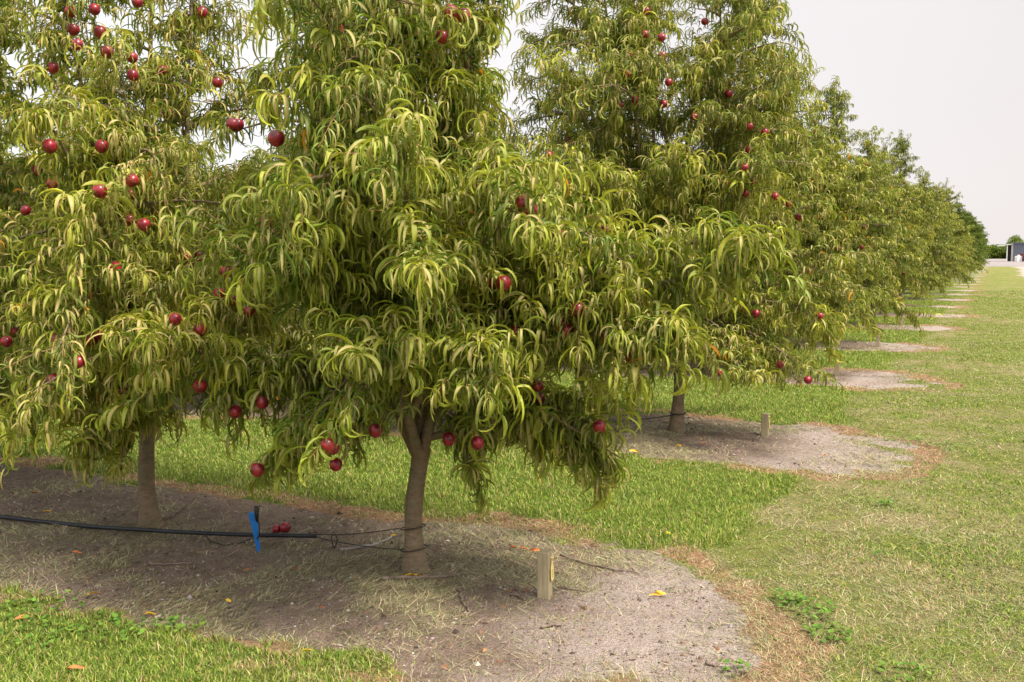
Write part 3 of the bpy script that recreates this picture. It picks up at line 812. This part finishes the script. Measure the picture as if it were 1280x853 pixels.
for row in range(2, 30):
    far = row >= 14
    T = PG if far else (PC, PA, PB)[row % 3]
    s_ = rr.uniform(.93, 1.09)
    if row == 2: T = PA; s_ = .9
    if row in (3, 4): s_ = .95
    put(T, row, rr.uniform(-.05, .15), f'{"dark green" if far else "olive green"} peach tree ending the {ordw[row]} row beside the lane', rr.uniform(0, 6.28), s_, 0 if row > 8 else (44 if row < 4 else 28), s_ * rr.uniform(.94, 1.12))
    for i in range({2: 6, 3: 4}.get(row, 1 if row < 14 else 0)):
        low = row < 4
        put(PD if low else PC, row, -1.85 * (i + 1), f'{ordw[i+1]} peach tree from the lane in the {ordw[row]} row, mostly hidden', rr.uniform(0, 6.28), rr.uniform(.95, 1.05) * (1 if low else .95), 10 if low else 0)

# ------------------------------------------------------------------ small things
def stake(px, py, h, w, label, wtag=True):
    x, y = ground(px, py); z = gz(x, y)
    r = empty('wooden_stake', (x, y, z), label, 'stake', 'wooden stakes at the row ends')
    m = MB(); m.box((0, 0, h / 2 - .06), (w, w, h + .12), -.35, .004); m.build('post', TIMBER, r)
    if wtag:
        # yellow tag nailed by its neck on the lane side
        a = -.35; ax, ay = math.cos(a), math.sin(a)
        out_ = [(-.014, .0), (.014, .0), (.021, .012), (.021, .062), (.006, .085), (.005, .110), (-.005, .110), (-.006, .085), (-.021, .062), (-.021, .012)]
        vs = []
        for d in (.003, .0045):
            for (p, q) in out_:
                lx = w / 2 + d + .004 * (1 - q / .11) ; ly = p + .002
                vs.append((lx * ax - ly * ay, lx * ay + ly * ax, h - .135 + q))
        n = len(out_); fs = [tuple(range(n - 1, -1, -1)), tuple(n + i for i in range(n))] + [(i, (i + 1) % n, n + (i + 1) % n, n + i) for i in range(n)]
        m = MB(); m.add(vs, fs); tg = m.build('yellow_tag', YTAG, r)
        m = MB()
        for i, q in enumerate((.018, .026, .034, .042, .050)):
            lx = w / 2 + .0062 + .004 * (1 - q / .11)
            m.box((lx * ax - .002 * ay, lx * ay + .002 * ax, h - .135 + q), (.0006, .014 - .003 * (i % 2), .003), a)
        m.build('faded_print', INK, tg)
        m = MB(); m.tube([((w / 2) * ax, (w / 2) * ay, h - .028), ((w / 2 + .012) * ax, (w / 2 + .012) * ay, h - .028)], .006, 8); m.build('tag_button', YTAG, tg)
    return r
stake(681, 748, .215, .058, 'pale wooden stake with a yellow tag, nearest one, right of the wired trunk')
stake(956, 546, .20, .06, 'wooden stake with a yellow tag beside the trunk ending the second row')
stake(1046, 470, .19, .06, 'small wooden stake at the end of the third row of trees')
stake(1097, 433, .19, .06, 'small wooden stake at the end of the fourth row of trees', False)
stake(1127, 407, .2, .06, 'tiny distant wooden stake at the end of the fifth row of trees', False)

def rz_point(px, py, z): x, y = ground(px, py, z); return (x, y, z)
# black pipe
ctrl = [(-90, 632, .02), (0, 646, .025), (60, 653, .02), (120, 659, .025), (187, 663, .03), (250, 666.5, .04), (320, 669, .05), (395, 670, .055)]
P = np.array([rz_point(*c) for c in ctrl]); q = np.linspace(0, len(P) - 1, 50)
Pi = np.stack([np.interp(q, np.arange(len(P)), P[:, i]) for i in range(3)], -1)
ker = np.array([.25, .5, .25])
for _ in range(6):
    Pi[1:-1] = .25 * Pi[:-2] + .5 * Pi[1:-1] + .25 * Pi[2:]
m = MB(); m.tube(Pi, .0125, 12); hose = m.build('irrigation_pipe', HOSE, smooth=True)
tag(hose, 'long black irrigation pipe lying along the front row of trees', 'pipe')
END = Pi[-1]
# wires from pipe end to trunk
def trunk_at(z): return np.array([X0 + .06 * .7 * (z / .7) ** 1.5 * .7 + .01 * math.sin(z / .7 * 5 + 21), Y0, gz(X0, Y0) + z])
r = empty('tie_wire', (END[0], END[1], END[2]), 'thin black wires running from the pipe end to loops round the trunk', 'wire')
base = np.array([END[0], END[1], END[2]])
for k, (z, rad) in enumerate(((.225, .060), (.115, .066))):
    c = trunk_at(z); m = MB()
    loop = [tuple(c + np.array([math.cos(a) * rad * 1.04, math.sin(a) * rad * 1.04, .012 * math.cos(a + .6)]) - base) for a in np.linspace(0, 2 * math.pi, 25)]
    m.tube(loop, .0032, 6); m.build('trunk_loop', WIRE, r, smooth=True)
    a = END + np.array([0, 0, .008 - .014 * k]); b = c + np.array([-rad, -.02, 0]); m = MB()
    m.tube([tuple(a * (1 - q) + b * q + np.array([0, 0, -.012 * 4 * q * (1 - q)]) - base) for q in np.linspace(0, 1, 9)], .0028, 6)
    m.build('wire_strand', WIRE, r, smooth=True)
c = END * .8 + trunk_at(.18) * .2; m = MB()
m.tube([tuple(c - base + np.array([.012 * math.sin(a) + .006 * math.sin(a * 2), 0, -.035 + .04 * math.cos(a)])) for a in np.linspace(0, 2 * math.pi, 17)], .0035, 6)
m.build('hanging_loop', WIRE, r, smooth=True)
# second row wire
a = np.array([*ground(700, 527, .14), .14]); b = np.array([x3, y3 - .055, .17]); m = MB()
m.tube([tuple(a * (1 - q) + b * q + np.array([0, 0, -.03 * 4 * q * (1 - q)])) for q in np.linspace(0, 1, 9)] + [(x3 + .07 * math.sin(q), y3 - .07 * math.cos(q), .17) for q in np.linspace(0, 2 * math.pi, 17)], .006, 6)
tag(m.build('tie_wire', WIRE, smooth=True), 'dark wire tied to the trunk at the end of the second row', 'wire')

# blue sprinkler peg
x, y = ground(324, 689); z = gz(x, y)
r = empty('sprinkler_peg', (x, y, z), 'blue plastic peg with a black micro sprinkler stuck in the soil by the pipe', 'sprinkler')
m = MB(); lean = -.08
prof = [(-.06, .006, .004), (0, .010, .008), (.12, .017, .012), (.16, .020, .014), (.195, .024, .015), (.21, .024, .015)]
vs, fs = [], []
for (zz, a, b) in prof:
    o = -.13 * zz
    vs += [(o - a, -b, zz), (o + a, -b, zz), (o + a * .6, b, zz), (o - a * .6, b, zz)]
for i in range(len(prof) - 1):
    for j in range(4): fs.append((i * 4 + j, i * 4 + (j + 1) % 4, i * 4 + 4 + (j + 1) % 4, i * 4 + 4 + j))
fs.append((0, 3, 2, 1)); k = 4 * (len(prof) - 1); fs.append((k, k + 1, k + 2, k + 3))
m.add(vs, fs); m.build('blue_spike', BLUE, r)
m = MB(); m.tube([(-.003, -.016, .165), (-.005, -.016, .20), (-.006, -.012, .225), (-.007, -.012, .243), (-.007, -.012, .25)], [.008, .011, .013, .012, .005], 10)
m.tube([(-.008, -.02, .20), (.004, -.022, .215)], .007, 8); m.build('sprinkler_head', BLACKP, r, smooth=True)
m = MB(); m.tube([(.002, -.012, .17), (.010, -.02, .13), (.008, -.022, .09), (-.006, -.02, .07)], .004, 6); m.build('feed_tube', BLACKP, r, smooth=True)
# thin lateral tube looping from the pipe
m = MB(); pts = [rz_point(255, 668, .045), rz_point(262, 676, .01), rz_point(280, 682, .008), rz_point(300, 679, .01), rz_point(318, 672, .03), rz_point(321, 668, .07)]
m.tube(pts, .0035, 6); tag(m.build('feeder_tube', BLACKP, smooth=True), 'thin black feeder tube looping on the soil between pipe and blue peg', 'tube')

# fallen fruit
def fallen(px, py, s, label):
    x, y = ground(px, py); o = link('fallen_fruit', FRUIT_ME, None, (x, y, gz(x, y) + .030 * s)); o.scale = (s,) * 3; o.rotation_euler = (1.1, .4, 2)
    tag(o, label, 'fruit', 'fallen fruit behind the pipe')
fallen(357, 667, .95, 'bright red fallen peach lying on the soil just behind the black pipe')
fallen(346, 667, .75, 'darker shrivelled fallen peach left of the bright red one')

# sticks
def stick(pts, r0, r1, matl, label, name='fallen_stick'):
    P = [rz_point(px, py, 0) for px, py in pts]
    n = 4 * len(P); q = np.linspace(0, len(P) - 1, n); A = np.array(P)
    Pi = np.stack([np.interp(q, np.arange(len(P)), A[:, i]) for i in range(3)], -1)
    Pi += RNG.normal(0, .004, Pi.shape)
    for i in range(n): Pi[i, 2] = gz(Pi[i, 0], Pi[i, 1]) + r0 * .8 + .003
    m = MB(); m.tube(Pi, np.linspace(r0, r1, n) * (1 + .12 * np.sin(np.arange(n) * 1.9)), 7)
    k = n // 2; d = Pi[min(k + 3, n - 1)] - Pi[k]
    m.tube([Pi[k], Pi[k] + d * .6 + np.array([.01, .03, .012])], [r1 * .9, r1 * .4], 5)
    tag(m.build(name, matl, smooth=True), label, 'stick', 'pruned sticks on the soil')
stick([(424, 692), (450, 686), (470, 681), (490, 674)], .0085, .006, STICKG, 'pale grey stick lying left of the wired trunk')
stick([(476, 727), (510, 724), (540, 722), (571, 718)], .010, .007, STICK, 'reddish brown stick lying at the foot of the wired trunk')
stick([(700, 696), (730, 704), (770, 715), (802, 722)], .006, .003, STICK, 'long thin dark twig on the soil behind the nearest stake')
stick([(698, 738), (715, 740), (732, 742)], .005, .003, STICK, 'short dark twig right of the nearest stake')
stick([(638, 744), (650, 750), (657, 754)], .005, .003, STICK, 'small dark twig left of the nearest stake')
stick([(676, 786), (690, 785), (702, 785)], .006, .004, STICK, 'stubby dark twig in front of the nearest stake')
stick([(575, 735), (578, 752), (586, 768)], .006, .004, STICK, 'dark twig pointing at the camera right of the trunk foot')
stick([(210, 648), (225, 640), (240, 628)], .006, .004, STICK, 'slanting twig beside the second trunk of the front row')
stick([(185, 707), (210, 708), (240, 707)], .005, .004, STICK, 'dark twig on the soil left of the blue peg')
stick([(880, 830), (895, 834), (905, 828)], .006, .005, STICK, 'dark chunk of twig at the lower right edge of the bare patch')

# fallen leaves
def leaf_single(px, py, matl, label, L=.11, az=0, group='fallen leaves on the ground', lift=.012, bend=.5):
    x, y = ground(px, py)
    L *= .72
    V, Fq, A = leaf_arrays(np.array([[0, 0, .0]]), np.array([[math.cos(az), math.sin(az), .25]]), np.array([L]), np.array([L * .15]), np.array([bend]), np.array([.5]), np.array([0.]), 8, np.random.default_rng(int(px)))
    V[:, 2] -= V[:, 2].min(); V -= np.array([V[:, 0].mean(), V[:, 1].mean(), 0])
    me = mesh_np('fallen_leaf', V, Fq, mats=[matl]); o = link('fallen_leaf', me, None, (x, y, gz(x, y) + lift))
    tag(o, label, 'leaf', group)
leaf_single(513, 722, YLEAF, 'bright yellow fallen leaf at the very foot of the wired trunk', .09, 3.0)
leaf_single(525, 721, YLEAF, 'yellow fallen leaf touching the one at the wired trunk foot', .08, .2)
leaf_single(824, 746, YLEAF, 'yellow folded leaf alone on the pale bare patch', .10, .5)
leaf_single(819, 748, YLEAF, 'narrow yellow leaf just under the folded one on the pale patch', .08, .3)
leaf_single(95, 694, OLEAF, 'orange fallen leaf on the soil left of the second trunk', .09, .2)
leaf_single(285, 752, YLEAF, 'yellow fallen leaf on the soil below the blue peg', .07, 2.2)
leaf_single(117, 748, YLEAF, 'yellow fallen leaf at the grass edge in the lower left', .09, .6)
leaf_single(28, 777, OLEAF, 'orange fallen leaf in the lower left grass', .09, .8)
leaf_single(188, 771, YLEAF, 'yellow leaf at the grass edge under the pipe', .09, 3.1)
leaf_single(309, 714, OLEAF, 'small orange leaf on the soil under the blue peg tip', .06, .3)
leaf_single(370, 716, OLEAF, 'orange leaf on the soil left of the grey stick', .07, .8)
leaf_single(401, 769, OLEAF, 'crumpled orange leaf in front of the wired trunk, to its left', .07, 2.4)
leaf_single(95, 847, OLEAF, 'orange leaf deep in the grass at the bottom left edge', .10, .5)
leaf_single(385, 824, YLEAF, 'yellow leaf at the grass tip in the bottom centre left', .08, .1)
leaf_single(60, 643, YLEAF, 'yellow leaf on the soil behind the pipe at the left', .08, .4)
leaf_single(45, 622, OLEAF, 'orange leaf on the far side soil at the left edge', .08, .2)
leaf_single(835, 674, YLEAF, 'small yellow leaf at the upper rim of the front bare strip', .07, 1.2)
leaf_single(1031, 573, OLEAF, 'orange leaf on the bare end of the second row', .09, .6)
leaf_single(655, 690, OLEAF, 'rusty leaf beside the top of the nearest stake', .09, .1)
leaf_single(668, 692, OLEAF, 'rusty leaf right behind the nearest stake', .09, 2.9)
leaf_single(640, 688, OLEAF, 'rusty leaf left of and behind the nearest stake', .08, .5)
leaf_single(492, 673, YLEAF, 'yellow leaf at the end of the grey stick by the trunk', .05, .2)
leaf_single(848, 561, YLEAF, 'yellow leaf on the soil before the second row end trunk', .10, .2)
leaf_single(880, 559, OLEAF, 'orange leaf between the second row trunk and its stake', .10, .9)
leaf_single(793, 570, YLEAF, 'yellow leaf at the grass rim left of the second row trunk', .12, .1)

# ------------------------------------------------------------------ far background
# shed
m, nt, out = mat('shed_steel'); N = NT(nt); SHED = m
tc = N.n('ShaderNodeTexCoord'); w = N.n('ShaderNodeTexWave'); w.inputs['Scale'].default_value = 3; nt.links.new(tc.outputs['Object'], w.inputs['Vector'])
bs = N.bsdf(N.mix(N.mr(w.outputs['Fac'], 0, 1), c4(.105, .12, .16), c4(.135, .15, .20)), .5, .4, N.bump(w.outputs['Fac'], .5, .03)); nt.links.new(bs.outputs[0], out.inputs[0])
WHITE = simple('white_paint', (.75, .75, .74), .5, .3, .05); PALE = simple('weathered_board', (.36, .35, .30), .7, .2, .15, 3)
DARK = simple('dark_gap', (.03, .03, .035), .7, .2); RED = simple('red_brown_paint', (.18, .04, .05), .6, .3)
sx, sy = ground(1266, 327)
r = empty('shed', (sx, sy, 0), 'grey steel shed with a lean-to canopy at the far end of the lane', 'shed')
r.rotation_euler = (0, 0, -math.atan2(UX, UY))
m = MB(); m.box((8, 4, 1.62), (16, 8, 3.24)); m.build('wall', SHED, r)
m = MB(); m.box((7.9, 4, 3.33), (16.6, 8.6, .16)); m.build('roof', SHED, r)
m = MB(); m.add([(-2.6, -.2, 2.72), (-.05, -.2, 3.12), (-.05, 6, 3.12), (-2.6, 6, 2.72), (-2.6, -.2, 2.88), (-.05, -.2, 3.24), (-.05, 6, 3.24), (-2.6, 6, 2.88)],
                [(0, 3, 2, 1), (4, 5, 6, 7), (0, 1, 5, 4), (1, 2, 6, 5), (2, 3, 7, 6), (3, 0, 4, 7)]); m.build('canopy', WHITE, r)
m = MB(); m.box((-1.0, .0, 1.44), (.16, .16, 2.88)); m.build('post', WHITE, r)
m = MB(); m.box((-.6, .6, 1.45), (.6, .1, 2.9)); m.build('dark_gap_panel', DARK, r)  # near-black panel standing in for the dark gap under the canopy
m = MB(); m.box((-.18, -.02, 1.5), (.3, .3, 3.0)); m.build('corner_board', PALE, r)
bx, by = ground(1273, 327.5)
m = MB(); m.box((0, 0, .5), (.95, .9, 1.0), 0, .08); m.box((0, 0, 1.1), (.35, .35, .22), 0, .05)
tag(m.build('white_tank', WHITE, loc=(bx, by, 0)), 'small white square tank standing in front of the grey shed', 'tank')
bx, by = ground(1283, 327.5)
r = empty('skip_bin', (bx, by, 0), 'dark red skip bin beside the white tank at the right edge', 'bin')
m = MB(); m.box((0, 0, .72), (1.7, 2.2, 1.3), 0, .05, 1.05); m.build('bin_body', RED, r)
m = MB(); m.box((0, 0, 1.40), (1.9, 2.4, .08)); m.build('rim', RED, r)

# far trees: clumps of small leaf faces in an uneven crown
def far_tree_mesh(seed, w, h, lo, n=5200, q=.32):
    rg = np.random.default_rng(seed)
    k = 26; cc = rg.normal(0, 1, (k, 3)); cc = unit(cc) * rg.uniform(.3, .8, (k, 1)); cr = rg.uniform(.25, .42, k)
    i = rg.integers(0, k, n); p = cc[i] + unit(rg.normal(0, 1, (n, 3))) * (cr[i] * rg.uniform(.7, 1.05, n))[:, None]
    p = p * np.array([w / 2, w / 2, (h - lo) / 2]) + np.array([0, 0, (h + lo) / 2])
    p = p[p[:, 2] > .05]; n = len(p)
    a = unit(rg.normal(0, 1, (n, 3))); b = unit(np.cross(a, rg.normal(0, 1, (n, 3)))); s = (rg.uniform(.5, 1, n) * q)[:, None]
    V = np.stack([p - a * s, p - b * s * .5, p + a * s, p + b * s * .5], 1).reshape(-1, 3)
    Fq = np.arange(n * 4).reshape(-1, 4)
    A = np.stack([np.repeat(rg.random(n), 4), np.full(n * 4, .8), np.repeat(np.clip(rg.normal(.45, .25, n), 0, 1), 4), np.zeros(n * 4)], -1)
    return mesh_np('crown', V, Fq, mats=[LEAF_GREEN], attrs={'lc': A})
far = [far_tree_mesh(i, 1, 1, 0, 5000, .045) for i in range(3)]
tm = MB(); tm.tube([(0, 0, -.2), (0, 0, .5), (.02, 0, 1)], [.05, .035, .02], 8)
FT = Tree(); tmo = tm.build('trunk', BARK); FT.trunk = tmo.data; bpy.data.objects.remove(tmo); FT.branch = None
fi = 0
descr = ['leftmost tree of the far hedge line behind the lane end', 'second tree from the left in the far hedge line', 'third tree from the left in the far hedge line', 'fourth tree from the left in the far hedge line',
         'fifth tree from the left in the far hedge line', 'sixth tree of the far hedge line, left of the round tree', 'far hedge tree peeping over the grey shed roof', 'rightmost far hedge tree above the shed at the frame edge']
for px, w, h in ((1208, 7, 3.7), (1219, 7, 3.6), (1229, 6, 3.5), (1238, 6.5, 3.6), (1246, 7, 3.7), (1253, 7, 3.9), (1279, 9, 4.6), (1292, 9, 4.8)):
    dist = 262; x = (px - 640) / F * dist
    rt = empty('hedge_tree', (x, dist, 0), descr[fi], 'tree', 'trees of the far hedge line')
    tr = link('trunk', FT.trunk, rt); tr.scale = (3, 3, 1.6)
    cr = link('crown', far[fi % 3], rt); cr.scale = (w * 1.25, w * 1.25, h * 1.25); cr.location = (0, 0, -.25 * h); cr.rotation_euler = (0, 0, fi); fi += 1
rt = empty('round_tree', ((1266 - 640) / F * 255, 255, 0), 'bright green round headed tree rising behind the grey shed', 'tree')
tr = link('trunk', FT.trunk, rt); tr.scale = (4, 4, 2.5)
cr = link('crown', far_tree_mesh(9, 5.6, 6.0, .6, 6000, .22), rt)

# ------------------------------------------------------------------ light, sky, camera
SUN_EL, SUN_AZ = R(56), R(128)      # azimuth clockwise from +Y
w = bpy.data.worlds.new('World'); sc.world = w; w.use_nodes = True; nt = w.node_tree; nt.nodes.clear(); N = NT(nt)
sky = N.n('ShaderNodeTexSky'); sky.sky_type = 'NISHITA'; sky.sun_disc = False; sky.sun_elevation = SUN_EL; sky.sun_rotation = SUN_AZ
tc = N.n('ShaderNodeTexCoord'); sp = N.n('ShaderNodeSeparateXYZ'); nt.links.new(tc.outputs['Generated'], sp.inputs[0])
# overcast veil: bright overhead, pale near the horizon
el = N.mr(sp.outputs[2], .30, .95, 0, 1)
cl = N.noise(tc.outputs['Generated'], 1.6, 4, .5)
hor = N.mix(N.mr(sp.outputs[0], -.35, .5), c4(8.0, 8.0, 8.1), c4(6.5, 6.0, 5.9))
hor = N.mix(N.mr(cl, .35, .7, 0, .25), hor, c4(7.9, 7.6, 7.5))
veil = N.mix(el, hor, c4(10.5, 10.7, 11.4))
vm = N.n('ShaderNodeVectorMath'); vm.operation = 'DOT_PRODUCT'; nt.links.new(tc.outputs['Generated'], vm.inputs[0])
vm.inputs[1].default_value = (math.sin(SUN_AZ) * math.cos(SUN_EL), math.cos(SUN_AZ) * math.cos(SUN_EL), math.sin(SUN_EL))
veil = N.mix(N.mr(vm.outputs['Value'], .6, 1, 0, .8), veil, c4(24, 22.5, 20.5))
cc = N.mix(.93, sky.outputs[0], veil)
bg = N.n('ShaderNodeBackground'); nt.links.new(cc, bg.inputs[0]); bg.inputs[1].default_value = .1
wo = N.n('ShaderNodeOutputWorld'); nt.links.new(bg.outputs[0], wo.inputs[0])

ld = bpy.data.lights.new('sun', 'SUN'); ld.energy = 4.4; ld.angle = R(15); ld.color = (1, .91, .78)
lo = bpy.data.objects.new('sun', ld); col.objects.link(lo)
d = Vector((math.sin(SUN_AZ) * math.cos(SUN_EL), math.cos(SUN_AZ) * math.cos(SUN_EL), math.sin(SUN_EL)))
lo.rotation_euler = d.to_track_quat('Z', 'Y').to_euler(); lo.location = (5, -5, 20)

cam = bpy.data.cameras.new('camera'); cam.sensor_width = 36; cam.lens = F / 1280 * 36; cam.clip_end = 6000; cam.clip_start = .05
co = bpy.data.objects.new('camera', cam); col.objects.link(co); co.location = (0, 0, CAMH); co.rotation_euler = (R(90) - PITCH, 0, 0)
sc.camera = co
sc.view_settings.view_transform = 'Standard'; sc.view_settings.look = 'None'; sc.view_settings.exposure = 0.46; sc.view_settings.gamma = 1
sc.cycles.use_denoising = True
sc.cycles.max_bounces = 8; sc.cycles.diffuse_bounces = 5; sc.cycles.transmission_bounces = 4; sc.cycles.glossy_bounces = 2
sc.cycles.use_adaptive_sampling = True; sc.cycles.adaptive_threshold = .015
print('leaves', T1.nleaf, T2.nleaf, T3.nleaf, PA.nleaf, PD.nleaf, PG.nleaf)
